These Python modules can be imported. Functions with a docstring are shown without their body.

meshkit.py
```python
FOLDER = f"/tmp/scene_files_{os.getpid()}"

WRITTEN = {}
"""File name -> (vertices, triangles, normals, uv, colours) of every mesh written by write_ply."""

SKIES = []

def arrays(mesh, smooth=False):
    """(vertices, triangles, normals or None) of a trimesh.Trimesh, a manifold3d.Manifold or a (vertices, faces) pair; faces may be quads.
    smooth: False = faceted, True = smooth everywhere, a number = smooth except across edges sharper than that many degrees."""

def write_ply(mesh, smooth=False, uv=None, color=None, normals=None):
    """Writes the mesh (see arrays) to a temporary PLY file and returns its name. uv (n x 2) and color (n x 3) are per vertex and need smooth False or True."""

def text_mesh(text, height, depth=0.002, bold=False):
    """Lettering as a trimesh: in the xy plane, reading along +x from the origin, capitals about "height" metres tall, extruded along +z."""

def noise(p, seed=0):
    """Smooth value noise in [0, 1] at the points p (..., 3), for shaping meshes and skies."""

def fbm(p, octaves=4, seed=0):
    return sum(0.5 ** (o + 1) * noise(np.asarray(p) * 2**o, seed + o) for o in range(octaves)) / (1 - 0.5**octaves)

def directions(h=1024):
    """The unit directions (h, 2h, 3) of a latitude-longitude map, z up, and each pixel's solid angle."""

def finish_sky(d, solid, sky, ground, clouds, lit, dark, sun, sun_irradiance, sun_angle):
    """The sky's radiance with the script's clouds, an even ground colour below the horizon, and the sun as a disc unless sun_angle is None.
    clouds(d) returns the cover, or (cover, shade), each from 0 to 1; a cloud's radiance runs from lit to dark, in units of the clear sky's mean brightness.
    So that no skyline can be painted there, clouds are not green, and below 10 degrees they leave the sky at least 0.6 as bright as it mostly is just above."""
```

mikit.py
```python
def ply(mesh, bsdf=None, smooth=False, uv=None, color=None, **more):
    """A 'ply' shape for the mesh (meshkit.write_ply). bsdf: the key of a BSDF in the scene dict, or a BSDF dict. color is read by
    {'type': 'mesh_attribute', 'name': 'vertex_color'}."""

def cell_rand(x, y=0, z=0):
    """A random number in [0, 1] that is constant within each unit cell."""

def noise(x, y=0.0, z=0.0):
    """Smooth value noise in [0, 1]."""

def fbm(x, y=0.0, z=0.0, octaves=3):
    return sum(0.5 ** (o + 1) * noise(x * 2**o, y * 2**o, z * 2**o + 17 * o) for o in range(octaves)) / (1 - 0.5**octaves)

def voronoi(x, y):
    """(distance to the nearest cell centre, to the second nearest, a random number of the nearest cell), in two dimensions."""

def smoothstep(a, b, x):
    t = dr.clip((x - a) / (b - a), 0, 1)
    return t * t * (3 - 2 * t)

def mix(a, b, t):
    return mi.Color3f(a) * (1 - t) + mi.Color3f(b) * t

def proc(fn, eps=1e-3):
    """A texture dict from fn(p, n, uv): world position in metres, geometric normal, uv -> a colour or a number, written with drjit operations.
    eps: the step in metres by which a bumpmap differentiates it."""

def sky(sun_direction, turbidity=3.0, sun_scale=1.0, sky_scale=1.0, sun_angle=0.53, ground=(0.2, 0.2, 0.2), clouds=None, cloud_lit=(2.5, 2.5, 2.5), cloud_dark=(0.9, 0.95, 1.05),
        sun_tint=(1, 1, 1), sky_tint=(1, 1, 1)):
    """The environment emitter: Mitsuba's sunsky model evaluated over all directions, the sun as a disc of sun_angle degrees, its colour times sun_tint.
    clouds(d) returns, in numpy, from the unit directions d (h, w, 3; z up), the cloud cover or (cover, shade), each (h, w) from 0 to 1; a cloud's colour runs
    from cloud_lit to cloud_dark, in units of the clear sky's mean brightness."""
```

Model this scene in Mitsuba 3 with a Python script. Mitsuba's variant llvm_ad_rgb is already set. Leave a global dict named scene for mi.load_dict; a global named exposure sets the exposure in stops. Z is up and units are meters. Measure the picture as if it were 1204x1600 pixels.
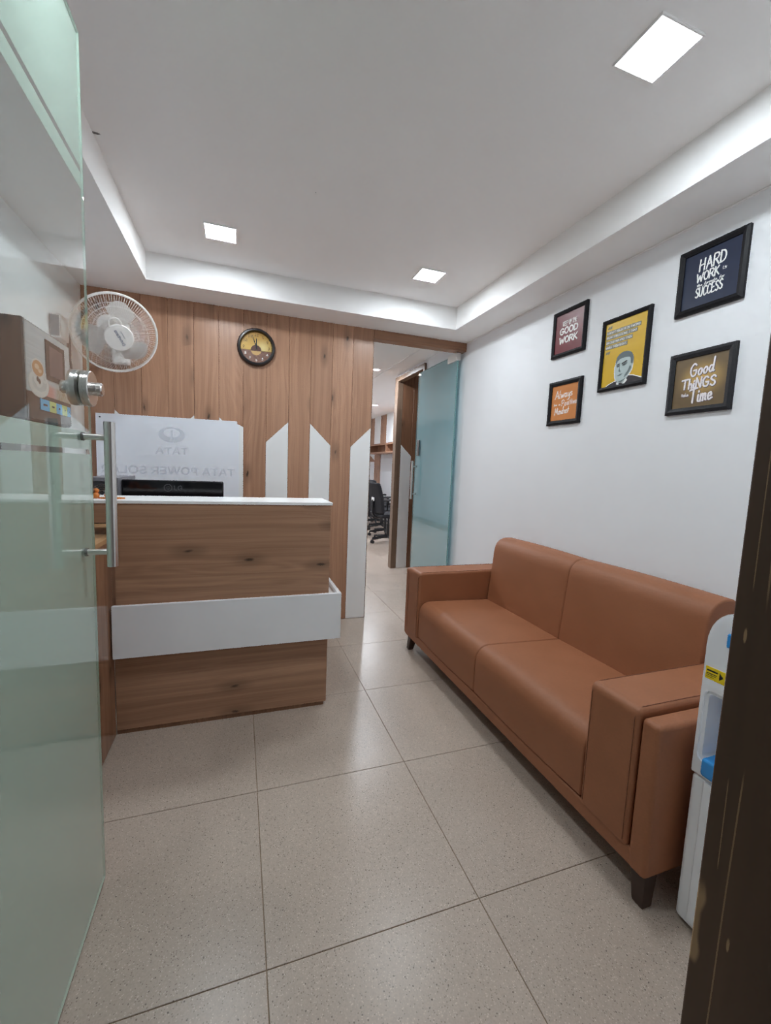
import math, random
import numpy as np, trimesh, drjit as dr, mitsuba as mi
import manifold3d as m3
from shapely.geometry import Polygon, LineString, Point, box as sbox
from shapely import affinity, union_all
import mikit, meshkit
from mikit import noise, fbm, voronoi, cell_rand, smoothstep, mix, proc

scene, labels = {}, {}
T = mi.ScalarTransform4f

# ------------------------------------------------------------------ camera, light, exposure
EYE = np.array([0.0, 0.0, 1.244])
RIGHT, UP, FWD = np.array([[0.94499041, -0.32459754, 0.04036778], [-0.00401486, 0.11189226, 0.99371223], [0.32707339, 0.93921061, -0.1044339]])
FOCAL = 657.57
scene['camera'] = {'type': 'perspective', 'fov_axis': 'x', 'fov': math.degrees(2 * math.atan(602 / FOCAL)), 'near_clip': 0.02,
                   'to_world': T().look_at(origin=EYE.tolist(), target=(EYE + FWD).tolist(), up=UP.tolist())}
exposure = 0.8
LAMP = [58.0, 63.6, 67.0]           # reception panel lights
OFFICE = [110.0, 118.0, 128.0]         # office downlights
LOBBY = [10.0, 9.8, 9.6]             # lobby ceiling light behind the camera

# ------------------------------------------------------------------ materials
def rgb(r, g, b):
    return {'type': 'rgb', 'value': [r, g, b]}

def srgb(r, g, b):
    f = lambda c: c / 12.92 if c <= 0.04045 else ((c + 0.055) / 1.055) ** 2.4
    return [f(c / 255) for c in (r, g, b)]

def mat(name, color, rough=0.5, two=True, **k):
    c = color if isinstance(color, dict) else rgb(*color)
    b = {'type': 'principled', 'base_color': c, 'roughness': rough, **k}
    scene['m_' + name] = {'type': 'twosided', 'bsdf': b} if two else b
    return 'm_' + name

def paint(base, amp=0.03):
    def fn(p, n, uv):
        v = 1 - amp + amp * 2 * fbm(p.x * 2.3 + 7, p.y * 2.3, p.z * 2.3)
        return mi.Color3f(*base) * v
    return proc(fn)

def ceiling_fn(p, n, uv):
    v = 0.98 + 0.03 * fbm(p.x * 1.7, p.y * 1.7, 3.0)
    d = dr.sqrt(dr.square((p.x + 0.527) / 0.016) + dr.square((p.y - 2.03) / 0.007) + dr.square((p.z - 2.466) / 0.012))
    d2 = dr.sqrt(dr.square(p.x - 0.319) + dr.square(p.y - 2.054))
    s = smoothstep(1.3, 0.8, d) + 0.7 * smoothstep(0.004, 0.002, d2)
    return mi.Color3f(0.85, 0.84, 0.835) * v * (1 - 0.8 * dr.minimum(s, 1))

def wood(axis, light, dark, tone=0.12, seed=0.0, plank=0.16, knots=1.0):
    """Oak-like laminate, grain along axis 'x', 'y' or 'z'."""
    def fn(p, n, uv):
        horizontal = dr.select(dr.abs(n.x) > 0.7, p.y, p.x)
        if axis == 'z':
            a, l = horizontal, p.z
        elif axis == 'x':
            a, l = p.z + p.y * 0.3, horizontal
        else:
            a, l = p.x + p.z * 0.7, p.y
        pid = dr.floor((a - 0.019) / plank) if plank else mi.Float(0)
        off = cell_rand(pid, seed, 3) * 40
        aa, ll = a + seed, l + off
        warp = fbm(ll * 1.3, aa * 4, 2.0 + seed) - 0.5
        g = fbm(aa * 75 + warp * 5, ll * 1.2, seed)
        cath = fbm(aa * 11 + warp * 2.5, ll * 0.7, 30 + seed)
        ring = 0.5 + 0.5 * dr.sin(cath * 75)
        fine = noise(aa * 380, ll * 5, 5 + seed)
        t = 0.42 * smoothstep(0.2, 0.8, g) + 0.20 * ring * smoothstep(.35, .6, noise(aa * 7, ll * .8, 60 + seed)) + 0.23 * fine + 0.18 * noise(aa * 4, ll * .5, 90 + seed)
        k1, k2, kr = voronoi(aa * 6.5 + 3 * seed, ll * 2.6 + 11)
        hole = knots * smoothstep(0.10, 0.03, k1 + 0.05 * noise(aa * 90, ll * 40)) * dr.select(kr > 0.62, 1.0, 0.0)
        halo = knots * smoothstep(0.30, 0.05, k1) * dr.select(kr > 0.62, 0.30, 0.0)
        c = mix(dark, light, t) * (1 - tone + 2 * tone * cell_rand(pid, 7 + seed, 1))
        c = c * (1 - 0.75 * hole) * (1 - halo)
        return c
    return proc(fn)

def tile_fn(p, n, uv):
    big = fbm(p.x * 3.0, p.y * 3.0, 1.0)
    ti, tj = dr.floor((p.x - 0.067) / 0.6), dr.floor((p.y - 0.944) / 0.6)
    tone = 0.97 + 0.05 * cell_rand(ti, tj, 4)
    c = mix((0.400, 0.325, 0.270), (0.470, 0.388, 0.326), big) * tone
    a, b, r = voronoi(p.x * 210, p.y * 210)
    speck = smoothstep(0.42, 0.2, a)
    c = c * (1 - 0.35 * speck * dr.select(r > 0.88, 1.0, 0.0)) + mi.Color3f(0.12, 0.11, 0.10) * speck * dr.select(r < 0.14, 1.0, 0.0)
    a2, b2, r2 = voronoi(p.x * 85 + 5, p.y * 85)
    c = c * (1 - 0.55 * smoothstep(0.22, 0.10, a2) * dr.select(r2 > 0.94, 1.0, 0.0))
    c = c * (0.93 + 0.14 * noise(p.x * 330, p.y * 330, 2))
    st = smoothstep(0.62, 0.75, fbm(p.x * 1.6 + 3, p.y * 1.6, 8.0))
    return c * (1 - 0.1 * st)

def leather_fn(p, n, uv):
    v = fbm(p.x * 6, p.y * 6, p.z * 6)
    f = noise(p.x * 260, p.y * 260, p.z * 260)
    return mix((0.258, 0.098, 0.045), (0.322, 0.128, 0.063), v) * (0.95 + 0.1 * f)

def post_fn(p, n, uv):
    g = fbm(p.y * 30, p.z * 1.5, p.x * 30)
    c = mix((0.042, 0.020, 0.011), (0.092, 0.047, 0.027), g)
    # chipped veneer along the inner arris, scratches further in
    e = 0.32 - p.y
    chip = smoothstep(0.72, 0.76, noise(p.z * 7.5, p.x * 3, 4.0)) * smoothstep(0.008, 0.003, e - 0.006 * noise(p.z * 40, 3.0))
    a = dr.abs(p.y - (0.287 + 0.006 * noise(p.z * 3.0, 1.0)))
    scr = smoothstep(0.0012, 0.0005, a) * smoothstep(0.5, 0.6, noise(p.z * 5, 9.0))
    b = dr.abs(p.y - (0.300 + 0.004 * noise(p.z * 4.0, 5.0)))
    scr2 = smoothstep(0.0009, 0.0003, b) * smoothstep(0.58, 0.66, noise(p.z * 6, 19.0))
    d, _, r = voronoi(p.y * 60, p.z * 12)
    dot = smoothstep(0.13, 0.07, d) * dr.select(r > 0.9, 1.0, 0.0)
    return mix(c, (0.30, 0.19, 0.10), dr.clip(chip + 0.7 * scr + 0.7 * scr2 + dot, 0, 1))

WALL = mat('wall', paint((0.765, 0.775, 0.795)), 0.75)
CEIL = mat('ceiling', proc(ceiling_fn), 0.85)
WHITE_PANEL = mat('white_laminate', paint((0.80, 0.81, 0.81), 0.015), 0.28)
WOOD_V = mat('wood_upright', wood('z', (0.475, 0.268, 0.170), (0.295, 0.148, 0.086), 0.07), 0.38)
WOOD_H = mat('wood_lying', wood('x', (0.455, 0.268, 0.170), (0.245, 0.124, 0.073), 0.0, 2.7, 0), 0.36)
WOOD_Y = mat('wood_counter', wood('y', (0.48, 0.29, 0.15), (0.33, 0.18, 0.085), 0.0, 5.1, 0), 0.32)
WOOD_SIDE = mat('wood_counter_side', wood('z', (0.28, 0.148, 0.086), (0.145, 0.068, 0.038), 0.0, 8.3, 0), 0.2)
WOOD_FRAME = mat('wood_frame', wood('z', (0.24, 0.160, 0.108), (0.125, 0.080, 0.054), 0.0, 1.3, 0, 0.3), 0.4)
WOOD_BEAM = mat('wood_beam', wood('x', (0.36, 0.19, 0.11), (0.19, 0.09, 0.05), 0.0, 9.3, 0, 0.3), 0.4)
WOOD_DARK = mat('wood_dark', wood('z', (0.26, 0.13, 0.07), (0.13, 0.06, 0.033), 0.1, 4.3), 0.45)
GROUT = mat('grout', (0.25, 0.185, 0.13), 0.9)
TILE = mat('tile', proc(tile_fn), 0.30, specular=0.45)
LEATHER = mat('leather', proc(leather_fn), 0.5, specular=0.36)
SEAM = mat('seam', (0.17, 0.062, 0.030), 0.7)
LEG_WOOD = mat('leg_wood', (0.034, 0.015, 0.009), 0.4)
POST = mat('post', proc(post_fn), 0.5)
STEEL = mat('steel', (0.76, 0.75, 0.73), 0.27, metallic=1.0)
STEEL_DARK = mat('steel_dark', (0.22, 0.22, 0.22), 0.35, metallic=0.9)
BLACK = mat('black_plastic', (0.012, 0.012, 0.014), 0.3)
BLACK_GLOSS = mat('black_gloss', (0.004, 0.004, 0.006), 0.08)
BLACK_MESH = mat('black_fabric', (0.010, 0.011, 0.015), 0.7)
FRAME_BLACK = mat('frame_black', (0.006, 0.006, 0.008), 0.5, specular=0.22)
WHITE_PLASTIC = mat('white_plastic', (0.80, 0.80, 0.80), 0.3)
FAN_WHITE = mat('fan_white', (0.80, 0.78, 0.75), 0.35)
WHITE_GLOSS = mat('white_gloss', (0.80, 0.82, 0.85), 0.12, clearcoat=0.6)
GREY_PLASTIC = mat('grey_plastic', (0.36, 0.38, 0.41), 0.4)
GREY_METAL = mat('grey_metal', (0.17, 0.17, 0.19), 0.4)
DARK_GREY = mat('dark_grey', (0.035, 0.036, 0.04), 0.4)
BLUE = mat('blue_plastic', (0.03, 0.25, 0.60), 0.25)
YELLOW = mat('yellow_sticker', (0.75, 0.55, 0.01), 0.5)
SHEET = mat('sign_sheet', paint((0.78, 0.815, 0.88), 0.03), 0.18)
INK_FAINT = mat('sign_faint_print', (0.615, 0.65, 0.72), 0.2)
LETTER = mat('lettering_white', (0.82, 0.82, 0.80), 0.6)
GOLD = mat('trim_pale', (0.6, 0.58, 0.52), 0.7)
scene['m_blade'] = {'type': 'principledthin', 'base_color': rgb(0.62, 0.58, 0.55), 'roughness': 0.3, 'diff_trans': 0.7}
scene['m_glass'] = {'type': 'thindielectric', 'int_ior': 1.43, 'specular_transmittance': rgb(0.84, 0.91, 0.875)}
scene['m_glass2'] = {'type': 'thindielectric', 'int_ior': 1.52, 'specular_transmittance': rgb(0.80, 0.90, 0.91)}
scene['m_film'] = {'type': 'principledthin', 'base_color': rgb(0.84, 0.91, 0.86), 'roughness': 0.42, 'diff_trans': 0.6, 'spec_trans': 0.2}
scene['m_film2'] = {'type': 'principledthin', 'base_color': rgb(0.56, 0.76, 0.79), 'roughness': 0.5, 'diff_trans': 1.0}
GLASS_EDGE = mat('glass_edge', (0.62, 0.76, 0.69), 0.15)
GLASS_EDGE2 = mat('glass_edge_teal', (0.16, 0.33, 0.33), 0.15)

# ------------------------------------------------------------------ helpers
SHAPES = {}
def tag(key, label=None, cat=None, group=None, kind=None):
    e = labels.setdefault(key, {})
    for k, v in (('label', label), ('category', cat), ('group', group), ('kind', kind)):
        if v: e[k] = v

def add(key, mesh, bsdf, smooth=False, label=None, cat=None, group=None, kind=None, **more):
    if key in scene:
        n = 1
        while f'{key}_{n:03d}' in scene: n += 1
        key = f'{key}_{n:03d}'
    scene[key] = mikit.ply(mesh, bsdf, smooth=smooth, **more)
    if label or cat or group or kind: tag(key, label, cat, group, kind)
    return key

def box(x0, x1, y0, y1, z0, z1):
    return trimesh.creation.box(bounds=[[x0, y0, z0], [x1, y1, z1]])

def cbox(x0, x1, y0, y1, z0, z1, c=0.003):
    """Box with chamfered edges."""
    lo, hi = np.array([x0, y0, z0]), np.array([x1, y1, z1])
    c = min(c, 0.49 * (hi - lo).min())
    pts = []
    for s in np.ndindex(2, 2, 2):
        for k in range(3):
            p = np.where(np.array(s) == 0, lo + c, hi - c)
            p[k] = lo[k] if s[k] == 0 else hi[k]
            pts.append(p)
    return trimesh.convex.convex_hull(np.array(pts))

def rbox(x0, x1, y0, y1, z0, z1, r, n=4):
    """Box with rounded edges."""
    lo, hi = np.array([x0, y0, z0]), np.array([x1, y1, z1])
    r = min(r, 0.499 * (hi - lo).min())
    a = np.linspace(0, np.pi / 2, n + 1)
    d = np.array([[math.cos(u) * math.cos(v), math.cos(u) * math.sin(v), math.sin(u)] for u in a for v in a])
    pts = []
    for s in np.ndindex(2, 2, 2):
        sg = np.where(np.array(s) == 0, -1, 1)
        pts.append(np.where(sg < 0, lo + r, hi - r) + r * d * sg)
    return trimesh.convex.convex_hull(np.vstack(pts))

def cat(*ms):
    return trimesh.util.concatenate([m for m in ms])

def xf(mesh, M):
    m = mesh.copy(); m.apply_transform(M)
    return m

def frame(o, u, v, w):
    M = np.eye(4); M[:3, 0], M[:3, 1], M[:3, 2], M[:3, 3] = u, v, w, o
    return M

def cyl(a, b, r, n=24, r2=None, cap=True):
    a, b = np.array(a, float), np.array(b, float)
    r2 = r if r2 is None else r2
    z = (b - a) / np.linalg.norm(b - a)
    x = np.cross(z, [0, 0, 1.0] if abs(z[2]) < 0.9 else [1.0, 0, 0]); x /= np.linalg.norm(x)
    y = np.cross(z, x)
    t = np.arange(n) * 2 * np.pi / n
    ring = np.cos(t)[:, None] * x + np.sin(t)[:, None] * y
    v = np.vstack([a + r * ring, b + r2 * ring, [a], [b]])
    i = np.arange(n); j = (i + 1) % n
    f = [np.c_[i, j, j + n], np.c_[i, j + n, i + n]]
    if cap: f += [np.c_[j, i, i * 0 + 2 * n], np.c_[i + n, j + n, i * 0 + 2 * n + 1]]
    return trimesh.Trimesh(v, np.vstack(f), process=False)

def tube(pts, r, n=6, closed=False):
    p = np.asarray(pts, float)
    t = (np.roll(p, -1, 0) - np.roll(p, 1, 0)) if closed else np.gradient(p, axis=0)
    t /= np.linalg.norm(t, axis=1, keepdims=True) + 1e-12
    ref = np.where(np.abs(t[:, 2:]) < 0.9, [0, 0, 1.0], [1.0, 0, 0])
    a = np.cross(t, ref); a /= np.linalg.norm(a, axis=1, keepdims=True)
    b = np.cross(t, a)
    ang = np.arange(n) * 2 * np.pi / n
    v = (p[:, None] + r * (np.cos(ang)[None, :, None] * a[:, None] + np.sin(ang)[None, :, None] * b[:, None])).reshape(-1, 3)
    m = len(p); rows = m if closed else m - 1
    f = []
    for i in range(rows):
        k = (i + 1) % m
        for j in range(n):
            l = (j + 1) % n
            f += [[i * n + j, k * n + j, k * n + l], [i * n + j, k * n + l, i * n + l]]
    return trimesh.Trimesh(v, f, process=False)

def lathe(profile, n=48):
    """Surface of revolution about z from (r, z) points."""
    return trimesh.creation.revolve(np.asarray(profile, float), sections=n)

def extrude(shape, depth):
    geoms = [g for g in getattr(shape, 'geoms', [shape]) if g.geom_type == 'Polygon' and g.area > 1e-9]
    return cat(*[trimesh.creation.extrude_polygon(g, depth, engine='earcut') for g in geoms])

def mesh_y(shape, y0, y1):
    """Polygon in (x, z) extruded from y0 to y1."""
    m = extrude(shape, abs(y1 - y0))
    return xf(m, frame([0, max(y0, y1), 0], [1, 0, 0], [0, 0, 1], [0, -1, 0]))

# --- one-stroke hand lettering
GL = {
 'H': (8, ['0,0 .5,10', '6,0 6.5,10', '0,5 6.5,5.5']), 'A': (8, ['0,0 3.5,10 7,0', '1.2,3.4 6,3.8']),
 'R': (7.6, ['0,0 .5,10', 'c.5,10 5,9.6 6.2,7.6 4.5,5.4 .3,4.8', '2.6,5 6.6,0']), 'D': (7.6, ['0,0 .5,10', 'c.5,10 4.6,8.8 6.5,5 4.6,1.2 0,0']),
 'W': (10.6, ['0,10 1.8,0 4.7,7 7,0 9.6,10']), 'O': (7.8, ['c3.5,10 .8,8.4 0,4.5 1.5,.8 4,0 6.3,2.5 6.6,6.5 5.2,9.2 3.5,10']),
 'K': (7.4, ['0,0 .5,10', '6,10 .4,4.6', '1.4,5.4 6.4,0']), 'S': (6.6, ['c5.6,8.6 3.6,10 .9,8.6 1.1,6.3 4.5,4.2 5.2,2 3,0 .2,1.3']),
 'U': (7.3, ['c0,10 .1,3 2.6,0 5.2,2 6,10']), 'C': (6.9, ['c5.8,8.6 3.6,10 .8,8 0,4.5 1.2,1 3.8,0 6,1.7']), 'E': (6.4, ['5.6,10 .5,10 0,0 5.4,.2', '.3,5 4.4,5.2']),
 'T': (7.6, ['-.4,9.6 7.2,10.2', '3.6,10 3.0,0']), 'N': (7.4, ['0,0 .4,10 5.6,0 6.2,10']), 'G': (7.6, ['c5.8,8.6 3.4,10 .6,7.5 0,4 1.6,.5 4,0 6,1.7 6.2,4.4', '6.3,4.5 3.4,4.5']),
 'I': (2.4, ['0,0 .4,10']), 'M': (9.8, ['0,0 1.4,10 4.2,3 7.4,10 8.2,0']), 'P': (6.8, ['0,0 .6,10', 'c-.6,9 3.5,10.2 6,8.2 4.4,5.2 .4,4.6']),
 'a': (5.5, ['c4.2,4.2 2,5 .3,3 .8,.5 2.5,.2 4.2,3', 'c4.3,5 4.1,1 5.4,.3']), 'b': (5.2, ['.6,10 .3,0', 'c.4,3 2.2,5 4,3.4 3.4,.8 1.5,0 .3,.8']),
 'd': (5.6, ['c4.2,4.2 2,5 .3,3 .8,.5 2.5,.2 4.2,3', 'c5,11 4.1,1 5.4,.3']), 'e': (4.8, ['c.4,2.3 3.6,3 3,4.8 1.3,4.7 .2,2.5 1.3,.1 4.4,1']),
 'f': (4, ['c4.2,9 3,10.4 2.1,8 1.6,2 .6,-3', '0,4.8 3.6,5.2']), 'h': (4.8, ['.5,10 0,0', 'c.2,3.5 2,5 3.4,4 3.3,.8 4.2,.2']), 'i': (2, ['c.4,5 .2,1 1.2,.2', '.6,7 .8,7.6']),
 'k': (4.5, ['.5,10 0,0', '3.6,5 .3,2.2 3.9,0']), 'l': (2.2, ['c.8,10.5 .1,1 1.2,.2']), 'm': (6.4, ['.2,5 0,0', 'c0,3 1.6,5 2.6,4 2.5,0', 'c2.5,3 4.2,5 5.2,4 5,.8 5.9,.2']),
 'n': (4.7, ['.2,5 0,0', 'c0,3 1.8,5 3.2,4 3.2,.8 4.2,.2']), 'o': (4.7, ['c2,5 .2,3 .6,.5 2.2,0 3.8,2 3.6,4.2 2,5']), 'r': (3.2, ['.2,5 0,0', 'c0,3 1.5,5 2.8,4.6']),
 's': (3.9, ['c3.2,4.3 1.7,5 .5,3.9 2.7,2 2.5,.4 .2,.5']), 't': (3.2, ['1.8,8.5 1.2,.4', '-.2,5.2 3.4,5.6']), 'u': (4.7, ['c.2,5 0,1.2 1.5,0 3.2,1.6 3.5,5', '3.6,5 3.4,.8 4.3,.2']),
 'v': (4, ['.2,5 1.6,0 3.6,5']), 'w': (6, ['.2,5 1.2,0 2.8,4 4,0 5.6,5']), 'y': (4.4, ['c.2,5 .8,.8 2.4,.6 4,5', 'c4,5 3.4,-2.5 .2,-4']), ' ': (4, []),
}
def spline(p, k=6):
    p = np.vstack([2 * p[0] - p[1], p, 2 * p[-1] - p[-2]])
    out = []
    for i in range(1, len(p) - 2):
        t = np.linspace(0, 1, k, endpoint=False)[:, None]
        a, b, c, d = p[i - 1:i + 3]
        out.append(0.5 * (2 * b + (c - a) * t + (2 * a - 5 * b + 4 * c - d) * t * t + (3 * b - a - 3 * c + d) * t ** 3))
    return np.vstack(out + [p[-2:-1]])

def hand(text, u0, v0, u1, v1, w, slant=0.0, rot=0.0):
    """Hand-lettered text as a shapely shape scaled so that it spans u0..u1, capitals v0..v1."""
    x, lines = 0.0, []
    for ch in text:
        adv, strokes = GL[ch]
        for s in strokes:
            c = s[0] == 'c'
            p = np.array([[float(q) for q in pr.split(',')] for pr in s[c:].split()])
            if c: p = spline(p)
            lines.append(np.c_[p[:, 0] + x + slant * p[:, 1], p[:, 1]])
        x += adv + .9
    xs = np.concatenate([l[:, 0] for l in lines]); a, b = xs.min(), xs.max()
    su, sv = (u1 - u0 - w) / (b - a), (v1 - v0) / 10
    parts = [LineString(np.c_[u0 + w / 2 + (l[:, 0] - a) * su, v0 + l[:, 1] * sv]).buffer(w / 2, 4) for l in lines]
    g = union_all(parts)
    return affinity.rotate(g, rot, origin=((u0 + u1) / 2, (v0 + v1) / 2)) if rot else g

def type_mesh(text, u0, v0, width, height, depth=0.0008, bold=False, center=False):
    """Printed lettering fitted to a width and a cap height."""
    m = meshkit.text_mesh(text, 0.05, 0.002, bold)
    b = m.bounds
    sx, sy = (width / (b[1][0] - b[0][0]) if width else height / 0.05), height / 0.05
    M = np.diag([sx, sy, depth / 0.002, 1.0]); M[0, 3] = u0 - b[0][0] * sx - (width / 2 if center and width else 0); M[1, 3] = v0
    return xf(m, M)

# ------------------------------------------------------------------ setting: reception room
XL, XR, YB, ZS, ZC = -0.95, 1.792, 3.25, 2.306, 2.469
RX0, RX1, RY0, RY1 = -0.536, 1.545, 0.60, 2.985       # the recess in the ceiling
X2, Y2, Z2 = 3.2, 10.6, 2.363                         # office behind

add('floor', box(-2.4, X2 + .1, -2.6, Y2 + .1, -0.08, -0.0025), GROUT, label='floor of square speckled beige tiles with dark joints', kind='structure')
def tile_mesh(x0, x1, y0, y1):
    return cbox(x0, x1, y0, y1, -0.02, 0.0, 0.0008)
edges_x = [-2.4] + [round(0.067 + 0.6 * i, 4) for i in range(-4, 6)] + [X2]
edges_y = [-2.6] + [round(0.944 + 0.6 * j, 4) for j in range(-5, 17)] + [Y2]
for i in range(len(edges_x) - 1):
    for j in range(len(edges_y) - 1):
        x0, x1, y0, y1 = edges_x[i], edges_x[i + 1], edges_y[j], edges_y[j + 1]
        if (x1 < XL - .3 and y1 > .4) or x1 - x0 < .02 or y1 - y0 < .02: continue
        if x1 < 0 and y0 > 4.2: continue
        add('floor__tile', tile_mesh(x0 + .0012, x1 - .0012, y0 + .0012, y1 - .0012), TILE)

add('wall_left', box(XL - .12, XL, 0.2, YB, 0, 2.6), WALL, label='plain white wall behind the counter on the left', kind='structure')
add('wall_right', box(XR, XR + .008, 0.32, YB + .08, 0, 2.6), WALL, label='long white wall behind the tan sofa, hung with five framed prints', kind='structure')
add('wall_front', cat(box(XL - .12, -0.46, 0.1, 0.32, 0, 2.6), box(0.62, XR + .1, 0.1, 0.32, 0, 2.6), box(-0.46, 0.62, 0.1, 0.32, 2.30, 2.6)), WALL,
    label='white wall beside the entrance, around the opening the photo is taken through', kind='structure')
# ceiling with its recess
hole = sbox(XL - .12, 0.1, XR + .1, YB + .08).difference(sbox(RX0, RY0, RX1, RY1))
add('ceiling', box(XL - .12, XR + .1, 0.1, YB + .08, ZC, ZC + .1), CEIL, label='flat recessed ceiling of the reception with three square panel lights', kind='structure')
add('ceiling__dropped_border', xf(extrude(hole, ZC - ZS), frame([0, 0, ZS], [1, 0, 0], [0, 1, 0], [0, 0, 1])), mat('recess', paint((0.79, 0.785, 0.78), 0.015), 0.7))
add('trim_1', cbox(XR - .006, XR + .001, 0.33, YB - .04, ZS - .008, ZS - .001, .002), CEIL, label='thin bead where the white wall meets the dropped ceiling border', kind='structure')

# back wall: base board, wooden planks and white boards with slanted heads
add('wall_back', box(XL, 0.979, YB + .012, YB + .08, 0, ZS + .1), WOOD_DARK, label='back wall of upright wooden planks and white boards with slanted heads', kind='structure')
rise = {1: 'f', 3: 'r', 5: 'f', 7: 'r', 9: 'f', 11: 'r'}
for k in range(12):
    x0, x1 = 0.979 - .16 * (12 - k), 0.979 - .16 * (11 - k)
    if k == 0: x0 = XL
    a, b = x0 + .0008, x1 - .0008
    if k in rise:
        za, zb = (1.552, 1.398) if rise[k] == 'f' else (1.396, 1.552)
        add('wall_back__white_board', mesh_y(Polygon([(a, 0.004), (b, 0.004), (b, zb), (a, za)]), YB, YB + .014), WHITE_PANEL, label='white board with a slanted head' if k == 1 else None)
        add('wall_back__plank', mesh_y(Polygon([(a, za + .001), (b, zb + .001), (b, ZS), (a, ZS)]), YB + .0008, YB + .014), WOOD_V)
    else:
        add('wall_back__plank', cbox(a, b, YB, YB + .014, 0.004, ZS, .0015), WOOD_V)
# end of the partition and beam over the opening
add('trim_2', cat(box(0.979, 0.983, YB, YB + .08, 0, 2.237)), WOOD_FRAME, label='edge band of the wooden partition at the opening', kind='structure')
add('trim_3', cbox(0.979, XR, YB - .004, YB + .08, 2.237, ZS, .002), WOOD_BEAM, label='wooden beam over the opening to the office', kind='structure')
# entrance jamb on the right, seen as a dark worn post
add('trim_4', cbox(0.55, 0.63, -0.12, 0.32, 0.0, 2.30, .002), POST, label='dark brown worn wooden door post at the right edge, veneer chipped', kind='structure')
add('trim_5', cbox(-0.50, -0.43, 0.02, 0.36, 0.0, 2.30, .002), POST, label='dark brown door post on the hinge side, outside the picture', kind='structure')

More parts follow.
